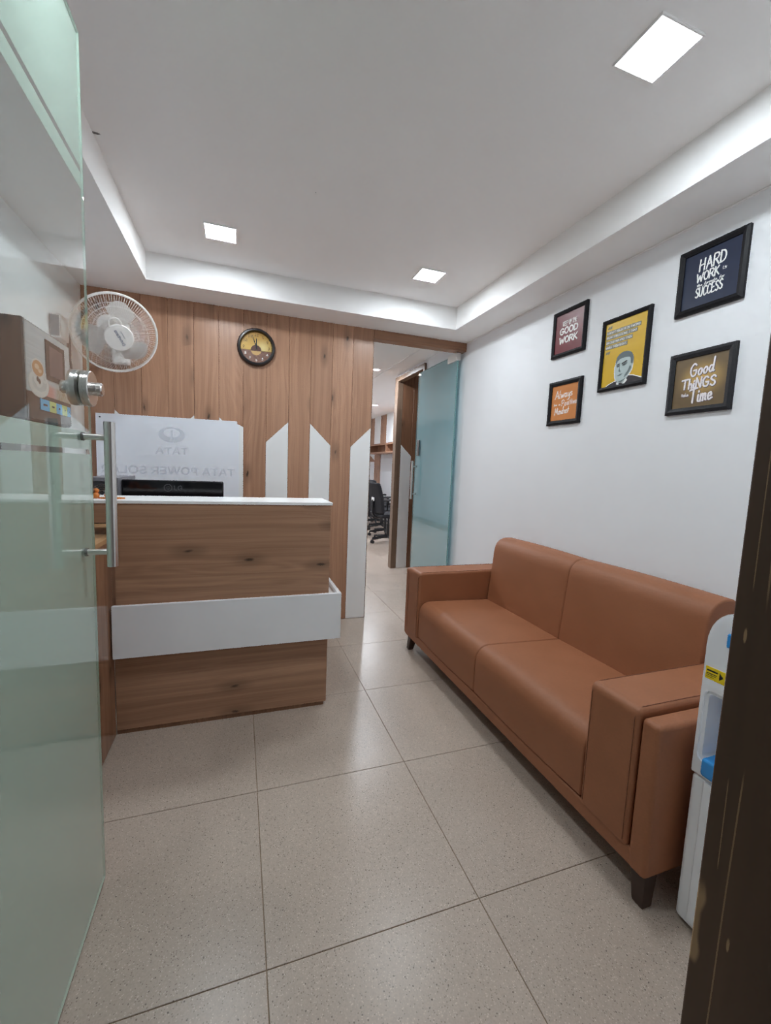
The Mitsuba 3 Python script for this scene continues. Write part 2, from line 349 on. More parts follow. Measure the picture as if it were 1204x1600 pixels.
# ------------------------------------------------------------------ lobby behind the camera
add('wall_lobby', cat(box(-2.4, -2.3, -2.5, 0.2, 0, 2.6), box(2.3, 2.4, -2.5, 0.2, 0, 2.6), box(-2.4, 2.4, -2.6, -2.5, 0, 2.6), box(-2.4, XL - .1, 0.1, 0.2, 0, 2.6), box(XR + .1, 2.4, 0.1, 0.2, 0, 2.6),
    box(-2.4, 2.4, -2.5, 0.1, 2.6, 2.7)), WALL, label='plain walls of the lobby outside the entrance', kind='structure')
k = add('lobby_light', box(-.15, .15, -1.75, -1.45, 2.585, 2.599), WHITE_PLASTIC, label='square ceiling light in the lobby outside the entrance', cat='ceiling light')
scene['lobby_light__diffuser'] = mikit.ply(trimesh.Trimesh([[-.14, -1.74, 2.584], [.14, -1.74, 2.584], [.14, -1.46, 2.584], [-.14, -1.46, 2.584]], [[0, 2, 1], [0, 3, 2]]), WHITE_PLASTIC,
    emitter={'type': 'area', 'radiance': rgb(*LOBBY)})

# ------------------------------------------------------------------ ceiling lights
def panel_light(x, y, z, s, label, radiance, ring=False):
    key = add('panel_light', cat(*[cbox(x + a, x + b, y + c, y + d, z - .006, z + .001, .001) for a, b, c, d in
              ((-s - .006, s + .006, -s - .006, -s), (-s - .006, s + .006, s, s + .006), (-s - .006, -s, -s, s), (s, s + .006, -s, s))]),
              WHITE_PLASTIC, label=label, cat='ceiling light', group='square panel lights in the reception ceiling')
    v = [[x - s, y - s, z - .004], [x + s, y - s, z - .004], [x + s, y + s, z - .004], [x - s, y + s, z - .004]]
    scene[key + '__diffuser'] = mikit.ply(trimesh.Trimesh(v, [[0, 2, 1], [0, 3, 2]]), WHITE_PLASTIC, emitter={'type': 'area', 'radiance': rgb(*radiance)})
panel_light(1.128, 1.031, ZC, .075, 'largest square panel light, in the ceiling above the near end of the sofa', LAMP)
panel_light(-0.103, 2.59, ZC, .077, 'square panel light in the ceiling above the reception desk, left of the middle', LAMP)
panel_light(1.128, 2.585, ZC, .077, 'square panel light in the ceiling before the opening to the office', LAMP)
panel_light(-0.103, 1.031, ZC, .075, 'square panel light above the entrance, just outside the picture', LAMP)

# ------------------------------------------------------------------ office behind the opening
add('ceiling_office', box(XL - .12, X2 + .1, YB + .08, Y2 + .1, Z2, Z2 + .1), CEIL, label='white ceiling of the office behind the opening', kind='structure')
add('ceiling_office__joint_strip', cbox(1.585, 1.60, YB + .3, 5.6, Z2 - .006, Z2 + .002, .002), WHITE_PANEL)
add('wall_office_left', box(-1.07, XL, YB + .08, Y2, 0, 2.6), WALL, label='far left wall of the office, outside the picture', kind='structure')
add('wall_office_back', box(XL, X2, Y2, Y2 + .1, 0, 2.6), WALL, label='end wall of the office', kind='structure')
add('wall_office_right', box(X2, X2 + .1, YB + .08, Y2, 0, 2.6), WALL, label='white right wall of the office behind the black chairs', kind='structure')
add('wall_office_right__plank', cbox(X2 - .016, X2 - .002, 9.70, 10.15, 0.0, 1.56, .002), WOOD_V)
add('wall_office_right__plank', mesh_y(Polygon([(0, 0), (.45, 0), (.45, .18), (0, .02)]), 0, .014).apply_transform(frame([X2 - .002, 10.15, 1.38], [0, 1, 0], [1, 0, 0], [0, 0, 1])), WOOD_V)
# small cabin on the right with its doorway
add('wall_cabin', cat(box(1.80, 1.87, YB + .08, 4.10, 0, Z2), box(1.80, 1.87, 4.10, 4.90, 2.33, Z2), box(1.87, X2, 4.846, 4.92, 0, Z2)), WALL, label='white wall of the side cabin behind the glass inner door', kind='structure')
add('trim_6', cat(cbox(1.775, 1.845, 4.83, 4.925, 0, 2.325, .002), cbox(1.775, 1.845, 4.10, 4.83, 2.27, 2.325, .002), cbox(1.775, 1.845, 4.07, 4.10, 0, 2.325, .002)), WOOD_FRAME,
    label='wooden frame of the cabin doorway behind the opening', kind='structure')
a = 1.846
add('wall_cabin__white_board', mesh_y(Polygon([(a, .004), (a + .136, .004), (a + .136, 1.398), (a, 1.53)]), 4.83, 4.845), WHITE_PANEL)
add('wall_cabin__plank', mesh_y(Polygon([(a, 1.532), (a + .136, 1.40), (a + .136, Z2), (a, Z2)]), 4.831, 4.845), WOOD_DARK)
for k in range(8):
    x = a + .138 + k * .16
    add('wall_cabin__plank', cbox(x, min(x + .158, X2), 4.83, 4.845, .004, Z2 - .002, .0015), WOOD_DARK)

def downlight(x, y, label, r=.042):
    c = lathe([(r, 0), (r + .012, 0), (r + .012, -.004), (r, -.006), (r, 0)], 24)
    key = add('office_downlight', xf(c, frame([x, y, Z2], [1, 0, 0], [0, 1, 0], [0, 0, 1])), WHITE_PLASTIC, 30, label=label, cat='ceiling light', group='round downlights in the office ceiling')
    t = np.arange(20) * 2 * np.pi / 20
    v = np.vstack([np.c_[x + r * np.cos(t), y + r * np.sin(t), t * 0 + Z2 - .004], [[x, y, Z2 - .004]]])
    scene[key + '__diffuser'] = mikit.ply(trimesh.Trimesh(v, [[(i + 1) % 20, i, 20] for i in range(20)]), WHITE_PLASTIC, emitter={'type': 'area', 'radiance': rgb(*[4.5 * c for c in OFFICE])})
downlight(1.475, 4.755, 'upper round downlight seen through the opening, in the office ceiling')
downlight(2.29, 7.43, 'lower round downlight seen through the opening, farther back above the black chairs', .062)
downlight(0.35, 4.755, 'round downlight in the office ceiling hidden behind the wooden partition')
downlight(0.6, 7.43, 'round downlight far back in the office ceiling hidden behind the wooden partition', .062)

# overhead cabinets
def overhead_cabinet(ys, label, last):
    y0, y1 = ys[0][0], ys[-1][1]
    XF = 2.9
    key = add('overhead_cabinet', cat(box(XF + .02, X2 - .022, y0, y1, 1.75, Z2), box(X2 - .042, X2 - .022, y0, y1, 1.56, 1.75), box(XF, X2 - .022, y0, y0 + .018, 1.56, 1.75), box(XF, X2 - .022, y1 - .018, y1, 1.56, 1.75),
              box(XF, X2 - .022, y0 + .018, y1 - .018, 1.555, 1.585), box(XF, XF + .02, y0, y1, 1.73, 1.765)), WOOD_V, label=label, cat='cabinet')
    for y_0, y_1, white in ys:
        add(key + '__door', cbox(XF, XF + .019, y_0 + .002, y_1 - .002, 1.768, Z2 - .004, .002), WHITE_PANEL if white else WOOD_V, label='white door' if white else 'wooden door')
overhead_cabinet([(7.5, 8.064, 0), (8.064, 8.487, 1)], 'nearer overhead cabinet of the office, white door and small open shelf', False)
overhead_cabinet([(8.49, 8.872, 0), (8.872, 9.31, 1), (9.31, 9.9, 0)], 'farther overhead cabinet of the office, wooden and white doors over an open shelf', True)

# office chairs
def office_chair():
    P = {}
    P['seat'] = (rbox(-.24, .24, -.24, .24, .43, .50, .03, 3), BLACK_MESH)
    bk = rbox(-.23, .23, -.03, .03, .0, .50, .028, 3).subdivide().subdivide()
    v = bk.vertices.copy(); v[:, 1] += .18 * (v[:, 0] ** 2) * -3 + .10 * (v[:, 2] / .5) ** 2; v += [0, .24, .50]; bk.vertices = v
    P['backrest'] = (bk, BLACK_MESH)
    P['back_bracket'] = (cat(tube([[0, .05, .42], [0, .24, .43], [0, .30, .50], [0, .30, .72]], .02, 8)), BLACK)
    for n, s in (('armrest', -1), ('armrest_001', 1)):
        P[n] = (cat(cbox(s * .27 - .035, s * .27 + .035, -.14, .14, .66, .69, .01), tube([[s * .20, .05, .44], [s * .27, .05, .46], [s * .27, .03, .66]], .016, 8)), BLACK)
    P['gas_lift'] = (cat(cyl([0, 0, .09], [0, 0, .30], .028, 16), cyl([0, 0, .30], [0, 0, .43], .018, 16)), BLACK)
    for i in range(5):
        t = i * 2 * math.pi / 5 + .4; c, s = math.cos(t), math.sin(t)
        P['base_arm' if i == 0 else f'base_arm_{i:03d}'] = (cyl([0, 0, .11], [.30 * c, .30 * s, .075], .026, 10, .016), BLACK)
        w = cat(cyl([.30 * c - .022 * s, .30 * s + .022 * c, .028], [.30 * c - .006 * s, .30 * s + .006 * c, .028], .028, 14),
                cyl([.30 * c + .006 * s, .30 * s - .006 * c, .028], [.30 * c + .022 * s, .30 * s - .022 * c, .028], .028, 14), cyl([.30 * c, .30 * s, .03], [.30 * c, .30 * s, .08], .008, 8))
        P['caster' if i == 0 else f'caster_{i:03d}'] = (w, BLACK)
    P['tag'] = (cbox(-.05, .05, .30, .306, .70, .76, .002), WHITE_PLASTIC)
    return P
chair_parts = {n: mikit.ply(m, b, smooth=30) for n, (m, b) in office_chair().items()}
for i, (x, y, rz, lab) in enumerate([(2.35, 6.58, 158, 'nearest black office chair, beside the cabin doorway frame'), (2.54, 7.29, 147, 'second black office chair from the doorway frame, partly behind the nearest'),
                                     (2.70, 8.00, 163, 'third black office chair from the doorway frame'), (2.80, 8.71, 150, 'fourth black office chair from the doorway frame'),
                                     (2.88, 9.42, 158, 'farthest black office chair of the row, next to the wooden partition edge')]):
    key = 'office_chair' if i == 0 else f'office_chair_{i:03d}'
    M = T().translate([x, y, 0]).rotate([0, 0, 1], rz - 90 + 30)
    for n, d in chair_parts.items(): scene[f'{key}__{n}'] = {**d, 'to_world': M}
    tag(key, lab, 'office chair', 'black chairs in the office')

# ------------------------------------------------------------------ glass doors
def sheet_x(x, y0, y1, z0, z1):
    return trimesh.Trimesh([[x, y0, z0], [x, y1, z0], [x, y1, z1], [x, y0, z1]], [[0, 1, 2], [0, 2, 3]], process=False)

def glass_rim(x0, x1, y0, y1, z0, z1, t=.0015):
    return cat(box(x0, x1, y0, y0 + t, z0, z1), box(x0, x1, y1 - t, y1, z0, z1), box(x0, x1, y0 + t, y1 - t, z0, z0 + t), box(x0, x1, y0 + t, y1 - t, z1 - t, z1))

def pull_handle(key, y, z0, z1, za, zb, xg0, xg1, off, r, side):
    """Bars on both faces of the glass between xg0 and xg1."""
    for s, xg in ((1, xg1),) if side > 0 else ((-1, xg0),):
        xb = xg + s * off
        h = add(key + '__handle', cat(cyl([xb, y, z0], [xb, y, z1], r)), STEEL, 30)
        for z in (za, zb):
            add(h + '__standoff', cyl([xg + s * .004, y, z], [xb, y, z], r * .62, 20), STEEL, 30)
            add(h + '__collar', cyl([xg, y, z], [xg + s * .006, y, z], r * .82, 20), STEEL_DARK, 30)

# entrance door, standing open at a right angle
D0, D1, DY0, DY1, DZ1 = -0.3756, -0.370, 0.42, 1.316, 2.252
k = add('door_1', sheet_x(D1, DY0, DY1, .012, DZ1), 'm_glass', label='open glass entrance door on the left, frosted above and below a clear middle band', kind='structure')
add('door_1__glass_edge', glass_rim(D0, D1 - .0002, DY0, DY1, .012, DZ1), GLASS_EDGE, label='pale green polished edge of the glass')
for z0, z1 in ((.014, 1.248), (1.260, 1.305), (1.900, 1.937), (1.951, DZ1 - .002)):
    add('door_1__frosted_film', box(D0 - .0006, D0, DY0 + .002, DY1 - .002, z0, z1), 'm_film', label='narrow frosted strip' if z1 - z0 < .1 else 'broad frosted film')
pull_handle('door_1', 1.240, .962, 1.330, 1.0, 1.291, D0 - .0006, D1, .060, .0125, 1)
LY, LZ = 1.268, 1.411
add('door_1__lock', cat(xf(lathe([(0, 0), (.040, 0), (.0435, .002), (.0435, .008), (.0425, .0085), (.0425, .010), (.0435, .0105), (.0435, .018), (.042, .020), (0, .020)], 40), frame([D1, LY, LZ], [0, 1, 0], [0, 0, 1], [1, 0, 0]))), STEEL, 30, label='round steel lock')
add('door_1__lock__knob', xf(lathe([(0, 0), (.016, 0), (.016, .009), (.017, .011), (.016, .019), (.013, .022), (0, .022)], 24), frame([D1 + .020, LY, LZ], [0, 1, 0], [0, 0, 1], [1, 0, 0])), STEEL, 30)
add('door_1__lock', xf(lathe([(0, 0), (.040, 0), (.0435, .002), (.0435, .018), (.042, .020), (0, .020)], 40), frame([D0, LY, LZ], [0, -1, 0], [0, 0, 1], [-1, 0, 0])), STEEL, 30, label='round steel lock on the far face')
add('door_1__lock_001__knob', xf(lathe([(0, 0), (.016, 0), (.016, .019), (.013, .022), (0, .022)], 24), frame([D0 - .020, LY, LZ], [0, -1, 0], [0, 0, 1], [-1, 0, 0])), STEEL, 30)

# inner door at the opening to the office
add('door_2', sheet_x(1.735, YB + .04, 4.115, .02, 2.225), 'm_glass2', label='open teal tinted glass door at the opening to the office, behind the sofa', kind='structure')
add('door_2__glass_edge', glass_rim(1.7352, 1.745, YB + .04, 4.115, .02, 2.225), GLASS_EDGE2, label='green polished edge of the glass')
add('door_2__frosted_film', box(1.745, 1.7456, YB + .042, 4.113, .022, 2.223), 'm_film2', label='frosted film on the glass')
pull_handle('door_2', 4.055, .93, 1.325, .985, 1.27, 1.735, 1.7456, .05, .0115, -1)
add('door_2__hinge_patch', cbox(1.72, 1.76, YB + .03, YB + .20, 2.17, 2.236, .004), STEEL, label='steel hinge patch at the top corner')
add('door_2__lock', cbox(1.722, 1.735, 4.0, 4.05, 1.38, 1.54, .004), STEEL_DARK, label='grey lock plate')

# ------------------------------------------------------------------ reception desk
desk = 'reception_desk'
tag(desk, 'wooden reception desk with a white band and white top, in front of the plank wall', 'desk')
DX0, DX1, DY = -0.517, 0.428, 2.055
add(desk + '__lower_panel', cbox(DX0, DX1, DY, DY + .020, .022, .40, .0015), WOOD_H)
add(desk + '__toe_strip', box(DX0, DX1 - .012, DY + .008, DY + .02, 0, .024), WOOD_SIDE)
add(desk + '__upper_panel', mesh_y(Polygon([(XL + .022, .964), (-.507, .964), (-.507, .40), (DX1, .40), (DX1, 1.047), (XL + .022, 1.047)]), DY, DY + .019), WOOD_H)
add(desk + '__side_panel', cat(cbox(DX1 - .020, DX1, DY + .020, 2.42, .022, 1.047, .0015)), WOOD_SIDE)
add(desk + '__counter_top', cbox(XL + .022, DX1 + .008, DY - .006, 2.325, 1.047, 1.061, .0015), WHITE_PANEL, label='white top ledge')
add(desk + '__band', cat(cbox(DX0 + .005, .482, 2.0, 2.018, .380, .613, .001)), WHITE_GLOSS, label='white projecting band')
add(desk + '__band__return', cat(cbox(.464, .482, 2.0185, 2.35, .380, .613, .001)), WHITE_GLOSS)
add(desk + '__band__ledge', cat(box(DX0 + .005, .463, 2.0185, DY - .001, .56, .590), box(DX1 + .001, .463, DY - .001, 2.35, .56, .590)), WHITE_PANEL)
add(desk + '__table_top', cbox(XL + .022, DX1 - .022, DY + .30, 2.95, .725, .75, .002), WOOD_H)

# counter on the left
cn = 'side_counter'
tag(cn, 'wooden side counter running from the reception desk behind the frosted glass door', 'counter')
add(cn + '__top', cbox(XL + .022, -.517, 1.10, 2.44, .888, .909, .0015), WOOD_Y)
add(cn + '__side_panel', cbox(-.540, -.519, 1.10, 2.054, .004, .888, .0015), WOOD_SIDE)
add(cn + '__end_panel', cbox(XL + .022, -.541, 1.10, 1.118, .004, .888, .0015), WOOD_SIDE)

# ------------------------------------------------------------------ monitor, computer tower, trinket on the desk
def fxz(x, y, z): return frame([x, y, z], [1, 0, 0], [0, 0, 1], [0, -1, 0])     # faces the camera side (-y)
mo = 'monitor'
tag(mo, 'black flat monitor seen from behind, its top rim above the white desk ledge', 'monitor')
add(mo + '__case', rbox(-.579, -.086, 2.50, 2.535, .82, 1.130, .008, 3), BLACK_GLOSS, 30)
add(mo + '__screen', box(-.565, -.10, 2.535, 2.5365, .84, 1.115), DARK_GREY)
add(mo + '__stand', cat(cbox(-.37, -.30, 2.52, 2.55, .755, .86, .004), cbox(-.45, -.22, 2.44, 2.64, .751, .763, .004)), BLACK)
ringm = lathe([(.0165, 0), (.0205, 0), (.0205, .001), (.0165, .001), (.0165, 0)], 32)
MG = mat('monitor_logo', (0.09, 0.09, 0.10), 0.25)
add(mo + '__logo_ring', cat(xf(ringm, fxz(-.362, 2.5, 1.091)), xf(type_mesh('G', 0, 0, .014, .016, .001, False, True), fxz(-.362, 2.5, 1.083)), ), MG, label='grey ring emblem')
add(mo + '__lettering', xf(type_mesh('LG', 0, 0, .040, .024, .001, True), fxz(-.333, 2.5, 1.079)), MG, label='grey letters')

pc = 'computer_tower'
tag(pc, 'grey computer tower with a round fan grille beside the monitor', 'computer')
add(pc + '__case', cat(box(-.72, -.582, 2.462, 2.83, .751, 1.138), box(-.72, -.582, 2.45, 2.462, 1.120, 1.138), box(-.600, -.582, 2.45, 2.462, .751, 1.120), box(-.72, -.702, 2.45, 2.462, .751, 1.120)), GREY_METAL)
add(pc + '__back_plate', box(-.701, -.601, 2.458, 2.4618, .76, 1.119), DARK_GREY)
gr = [tube([[r * math.cos(t), r * math.sin(t), 0] for t in np.linspace(0, 2 * np.pi, 28, endpoint=False)], .0017, 5, True) for r in (.012, .022, .032, .042)]
gr += [cyl([.008 * math.cos(t), .008 * math.sin(t), -.001], [.047 * math.cos(t), .047 * math.sin(t), -.001], .0016, 5) for t in (.785, 2.356, 3.927, 5.498)]
add(pc + '__fan_grille', xf(cat(*gr), fxz(-.652, 2.455, 1.062)), STEEL, 30)

tr = 'desk_trinket'
tag(tr, 'small orange and brown decorative trinket on the left end of the white desk ledge', 'ornament')
rng = random.Random(4)
ORANGE, BROWN, PINK = mat('orange', (0.55, 0.16, 0.02), 0.5), mat('brown_bead', (0.10, 0.03, 0.015), 0.4), mat('pink_clay', (0.42, 0.17, 0.12), 0.6)
leaf = Polygon([(0, 0), (.03, .018), (.075, .016), (.10, 0), (.07, -.014), (.03, -.016)])
add(tr + '__leaf', xf(extrude(leaf, .006), frame([-.578, 2.12, 1.0612], [1, .05, 0], [0, 1, 0], [0, 0, 1])), ORANGE)
for i, (x, y, z, r, m) in enumerate([(-.60, 2.12, .012, .012, BROWN), (-.585, 2.115, .014, .013, ORANGE), (-.615, 2.125, .013, .013, ORANGE), (-.60, 2.125, .032, .011, BROWN), (-.588, 2.13, .034, .011, ORANGE), (-.615, 2.13, .033, .009, PINK),
                                     (-.535, 2.12, .018, .012, PINK), (-.522, 2.125, .015, .009, PINK), (-.549, 2.125, .014, .008, ORANGE)]):
    s = trimesh.creation.icosphere(2, r); s.vertices *= 1 + .12 * (meshkit.noise(s.vertices * 160 + i) - .5)[:, None]; s.apply_translation([x, y, 1.061 + z])
    add(tr + '__bead', s, m, True)

# ------------------------------------------------------------------ sign board standing against the plank wall
sg = 'sign_board'
tag(sg, 'white acrylic sign board turned back to front, lettering showing faintly reversed, against the plank wall', 'sign')
add(sg + '__front_sheet', mesh_y(Polygon([(-.884, .76), (-.006, .76), (-.006, 1.505), (-.020, 1.512), (-.020, 1.529), (-.882, 1.522)]), 3.226, 3.232), SHEET)
add(sg + '__rear_sheet', mesh_y(Polygon([(-.86, .76), (.022, .76), (.022, 1.492), (-.004, 1.506), (-.86, 1.50)]), 3.234, 3.240), WHITE_PANEL)
add(sg + '__screw', cat(cyl([-.858, 3.2265, 1.498], [-.858, 3.2245, 1.498], .005, 14)), DARK_GREY, 30)
def fback(x, z): return frame([x, 3.226, z], [-1, 0, 0], [0, 0, 1], [0, -1, 0])   # lettering seen from behind
def flip(m):
    m = m.copy(); m.invert(); return m
txt = [type_mesh('TATA', 0, 0, .212, .046, .0006, True, True), ]
lines_ = [xf(type_mesh('TATA', 0, 0, .20, .044, .0006, True, True), fback(-.44, 1.278)), xf(type_mesh('TATA POWER SOLAR', 0, 0, .822, .050, .0006, True), fback(-.036, 1.140))]
oval = affinity.scale(Point(0, 0).buffer(1, 24), .082, .052)
cutx = union_all([affinity.scale(Point(0, .012).buffer(1, 16), .050, .030), sbox(-.012, -.06, -.007, .03), sbox(.007, -.06, .012, .03)])
lines_.append(xf(extrude(oval.difference(cutx).union(sbox(-.006, -.05, .006, .03)), .0006), fback(-.44, 1.408)))
for m, n_ in zip(lines_, ('lettering', 'lettering', 'emblem')): add(sg + '__' + n_, flip(m), INK_FAINT, label='faint round emblem' if n_ == 'emblem' else 'faint reversed letters')

# ------------------------------------------------------------------ wall clock
ck = 'wall_clock'
CX, CZ, CR = .107, 2.057, .130
tag(ck, 'round black-rimmed wall clock with a golden sunset dial on the plank wall', 'clock')
def dial_fn(p, n, uv):
    x, z = (p.x - CX) / .1, (p.z - CZ) / .1
    sky_ = mix((0.85, 0.62, 0.18), (0.50, 0.27, 0.04), smoothstep(0.0, 1.0, z) * 0.7 + 0.3 * fbm(x * 3, z * 9, 2.0))
    glow = dr.exp(-(dr.square(x - .45) + dr.square(z - .02)) * 6)
    sky_ = mix(sky_, (0.95, 0.85, 0.45), glow)
    water = mix((0.16, 0.08, 0.07), (0.42, 0.26, 0.22), fbm(x * 9, z * 16, 5.0))
    c = mix(water, sky_, smoothstep(-.24, -.18, z))
    land = smoothstep(.05, .0, dr.abs(z + .21)) * 0.6
    c = mix(c, (0.18, 0.09, 0.03), land)
    d = dr.sqrt(dr.square(x + .02) + dr.square(z + .18))
    inside = smoothstep(.37, .34, d)
    dome = dr.select(z > -.24, 1.0, 0.0)
    c = mix(c, mix((0.75, 0.52, 0.25), (0.13, 0.06, 0.05), dome), inside)
    return c * mi.Color3f(0.70, 0.63, 0.55)
DIAL = mat('clock_dial', proc(dial_fn), 0.3)
add(ck + '__rim', xf(lathe([(.106, 0), (CR - .004, 0), (CR, .006), (CR, .018), (CR - .008, .030), (CR - .018, .032), (.106, .020), (.106, 0)], 64), fxz(CX, YB, CZ)), BLACK, 40)
add(ck + '__dial', cyl([CX, YB - .0005, CZ], [CX, YB - .008, CZ], .107, 48), DIAL)
nums = []
for h in range(1, 13):
    t = math.radians(90 - 30 * h)
    s = .016
    m = meshkit.text_mesh(str(h), s, .0008, True); b = m.bounds; m.apply_translation([-(b[0][0] + b[1][0]) / 2, -s / 2, 0]); m.apply_translation([.086 * math.cos(t), .086 * math.sin(t), 0])
    nums.append((h, xf(m, fxz(CX, YB - .008, CZ))))
NB = mat('numeral_brown', (0.14, 0.07, 0.02), 0.5)
for h, m in nums: add(ck + '__numeral', m, LETTER if h in (4, 5, 6, 7, 8) else NB)
def hand_mesh(deg, L, w):
    t = math.radians(deg); c, s = math.cos(t), math.sin(t)
    pts = [(-.012, -w), (L, -w * .4), (L, w * .4), (-.012, w)]
    return xf(extrude(Polygon([(c * x - s * y, s * x + c * y) for x, y in pts]), .0012), fxz(CX, YB - .0095, CZ))
add(ck + '__hour_hand', hand_mesh(90, .062, .0042), BLACK)
add(ck + '__minute_hand', xf(hand_mesh(109, .088, .0032), frame([0, -.0015, 0], [1, 0, 0], [0, 1, 0], [0, 0, 1])), BLACK)
add(ck + '__center_cap', cyl([CX, YB - .008, CZ], [CX, YB - .0135, CZ], .005, 16), BLACK, 30)

# ------------------------------------------------------------------ wall fan
fn_ = 'wall_fan'
tag(fn_, 'white wall-mounted fan with a round wire cage high on the plank wall', 'fan')
FC = np.array([-.667, 2.85, 1.937])
nz = np.array([.40, -.80, -.45]); nz /= np.linalg.norm(nz)
nx = np.cross([0, 0, 1.0], nz); nx /= np.linalg.norm(nx)
ny = np.cross(nz, nx)
FM = frame(FC, nx, ny, nz)
R0 = .212
def cage(sign, depth, n, r_in, wire):
    ms = []
    for i in range(n):
        t = i * 2 * np.pi / n
        u = np.linspace(0, 1, 11)
        r = r_in + (R0 - r_in) * u
        z = sign * depth * (1 - ((r - r_in * .2) / (R0 - r_in * .2)) ** 2.6)
        sw = (.35 * (1 - u)) * sign * .6
        ms.append(tube(np.c_[r * np.cos(t + sw), r * np.sin(t + sw), z], wire, 4))
    for rr in (.10, .155):
        zz = sign * depth * (1 - (rr / R0) ** 2.6)
        ms.append(tube([[rr * math.cos(t), rr * math.sin(t), zz] for t in np.linspace(0, 2 * np.pi, 48, endpoint=False)], .0016, 5, True))
    return cat(*ms)
add(fn_ + '__front_grill', xf(cage(1, .075, 100, .055, .0010), FM), FAN_WHITE, True)
add(fn_ + '__rear_grill', xf(cage(-1, .075, 48, .06, .0010), FM), FAN_WHITE, True)
add(fn_ + '__rim', xf(lathe([(R0 - .004, -.010), (R0 + .004, -.010), (R0 + .007, 0), (R0 + .004, .010), (R0 - .004, .010), (R0 - .004, -.010)], 72), FM), FAN_WHITE, 40)
add(fn_ + '__hub_cap', xf(lathe([(0, .066), (.068, .066), (.072, .070), (.072, .076), (.068, .080), (0, .081)], 48), FM), FAN_WHITE, 30)
for i in range(3):
    t0 = math.radians(75 + 120 * i)
    vs, fs = [], []
    for a_ in np.linspace(0, 1, 12):
        for b_ in np.linspace(0, 1, 9):
            r = .040 + .140 * b_
            span = .30 + .85 * math.sin(math.pi * min(b_ * .62 + .12, 1))
            t = t0 + (a_ - .5) * span + .25 * b_
            if b_ > .8: r -= .035 * (2 * a_ - 1) ** 2 * (b_ - .8) / .2
            vs.append([r * math.cos(t), r * math.sin(t), .012 + (a_ - .5) * .050 * (1 - .3 * b_)])
    for p_ in range(11):
        for q_ in range(8):
            o = p_ * 9 + q_
            fs += [[o, o + 9, o + 10], [o, o + 10, o + 1]]
    add(fn_ + '__blade', xf(trimesh.Trimesh(vs, fs, process=False), FM), 'm_blade', True)
add(fn_ + '__rotor_hub', xf(lathe([(0, -.03), (.042, -.03), (.042, .03), (.036, .042), (0, .044)], 32), FM), FAN_WHITE, 30)
add(fn_ + '__motor_housing', xf(lathe([(0, -.20), (.035, -.195), (.062, -.165), (.070, -.12), (.066, -.07), (0, -.066)], 40), FM), FAN_WHITE, 30)
pm = FC - nz * .15
add(fn_ + '__wall_bracket', cat(rbox(pm[0] - .05, pm[0] + .05, YB - .05, YB, 1.84, 2.10, .015, 3), tube([[pm[0], YB - .03, 1.93], [pm[0], YB - .10, 1.93], [pm[0], pm[1] + .02, pm[2] - .05], pm.tolist()], .018, 10)), FAN_WHITE, 30)
# lettering on the hub cap
NAVY = mat('navy_ink', (0.05, 0.06, 0.16), 0.5)
ca, sa = math.cos(math.radians(127)), math.sin(math.radians(127))
for tm in (type_mesh('Crompton', -.045, -.006, .088, .014, .0006, True), type_mesh('HIFLO', -.012, -.026, .040, .008, .0006, False)):
    add(fn_ + '__hub_cap__lettering', xf(xf(tm, frame([0, 0, .0806], [ca, sa, 0], [-sa, ca, 0], [0, 0, 1])), FM), NAVY)
add(fn_ + '__hub_ring', xf(tube([[-.028 + .030 * math.cos(t), .070 + .030 * math.sin(t), .076] for t in np.linspace(0, 2 * np.pi, 28, endpoint=False)], .004, 6, True), FM), FAN_WHITE, 40)

# white box and cable on the left wall, seen through the glass door
bx = add('wall_switch_box', rbox(XL, XL + .05, 2.76, 2.88, 1.86, 1.985, .006, 2), WHITE_PLASTIC, 30, label='small white plastic box on the left wall, seen through the glass behind the coffee machine', cat='switch box')
add(bx + '__side_vent', box(XL + .004, XL + .044, 2.7585, 2.7605, 1.87, 1.975), GREY_PLASTIC)
add('wall_cable', cat(cbox(XL, XL + .012, 2.995, 3.025, 1.82, 1.945, .002), tube([[XL + .006, 3.01, 1.83], [XL + .006, 3.03, 1.77], [XL + .006, 3.035, 1.70]], .006, 8)), GREY_METAL,
    label='short dark cable and clip on the left wall between the fan and the coffee machine', cat='cable')

# ------------------------------------------------------------------ coffee machine on the side counter
cm = 'coffee_machine'
tag(cm, 'silver and black coffee vending machine on the side counter, seen through the glass door', 'coffee machine')
MX, MY0, MY1, MZ0, MZ1 = -.600, 1.552, 1.905, 1.345, 1.640
add(cm + '__body', cat(cbox(-.945, -.672, MY0 + .006, MY1 - .006, .912, 1.632, .006)), DARK_GREY)
add(cm + '__door', cbox(-.668, MX, MY0, MY1, MZ0, MZ1, .004), mat('machine_side', paint((0.030, 0.044, 0.050), 0.25), 0.5))
def machine_fn(p, n, uv):
    u, v = (p.y - MY0) / (MY1 - MY0), (p.z - MZ0) / (MZ1 - MZ0)
    silver = mix((0.42, 0.45, 0.48), (0.52, 0.56, 0.59), fbm(u * 2, v * 60, 2.0))
    rug = mix(silver, (0.55, 0.20, 0.16), smoothstep(.46, .38, v) * smoothstep(.10, .2, u) * smoothstep(.7, .5, u) * 0.75)
    beans = mix(rug, (0.36, 0.26, 0.15), smoothstep(.5, .38, v) * smoothstep(.55, .7, u) * (0.4 + 0.6 * noise(u * 40, v * 40)))
    return mix(beans, (0.055, 0.045, 0.042), smoothstep(.30, .285, v))
add(cm + '__front_panel', box(MX, MX + .003, MY0 + .006, MY1 - .006, MZ0 + .006, MZ1 - .006), mat('machine_front', proc(machine_fn), 0.3))
def fpx(y, z, x=MX + .003): return frame([x, y, z], [0, 1, 0], [0, 0, 1], [1, 0, 0])
add(cm + '__display', cat(box(MX + .003, MX + .006, 1.692, 1.845, 1.487, 1.612)), DARK_GREY)
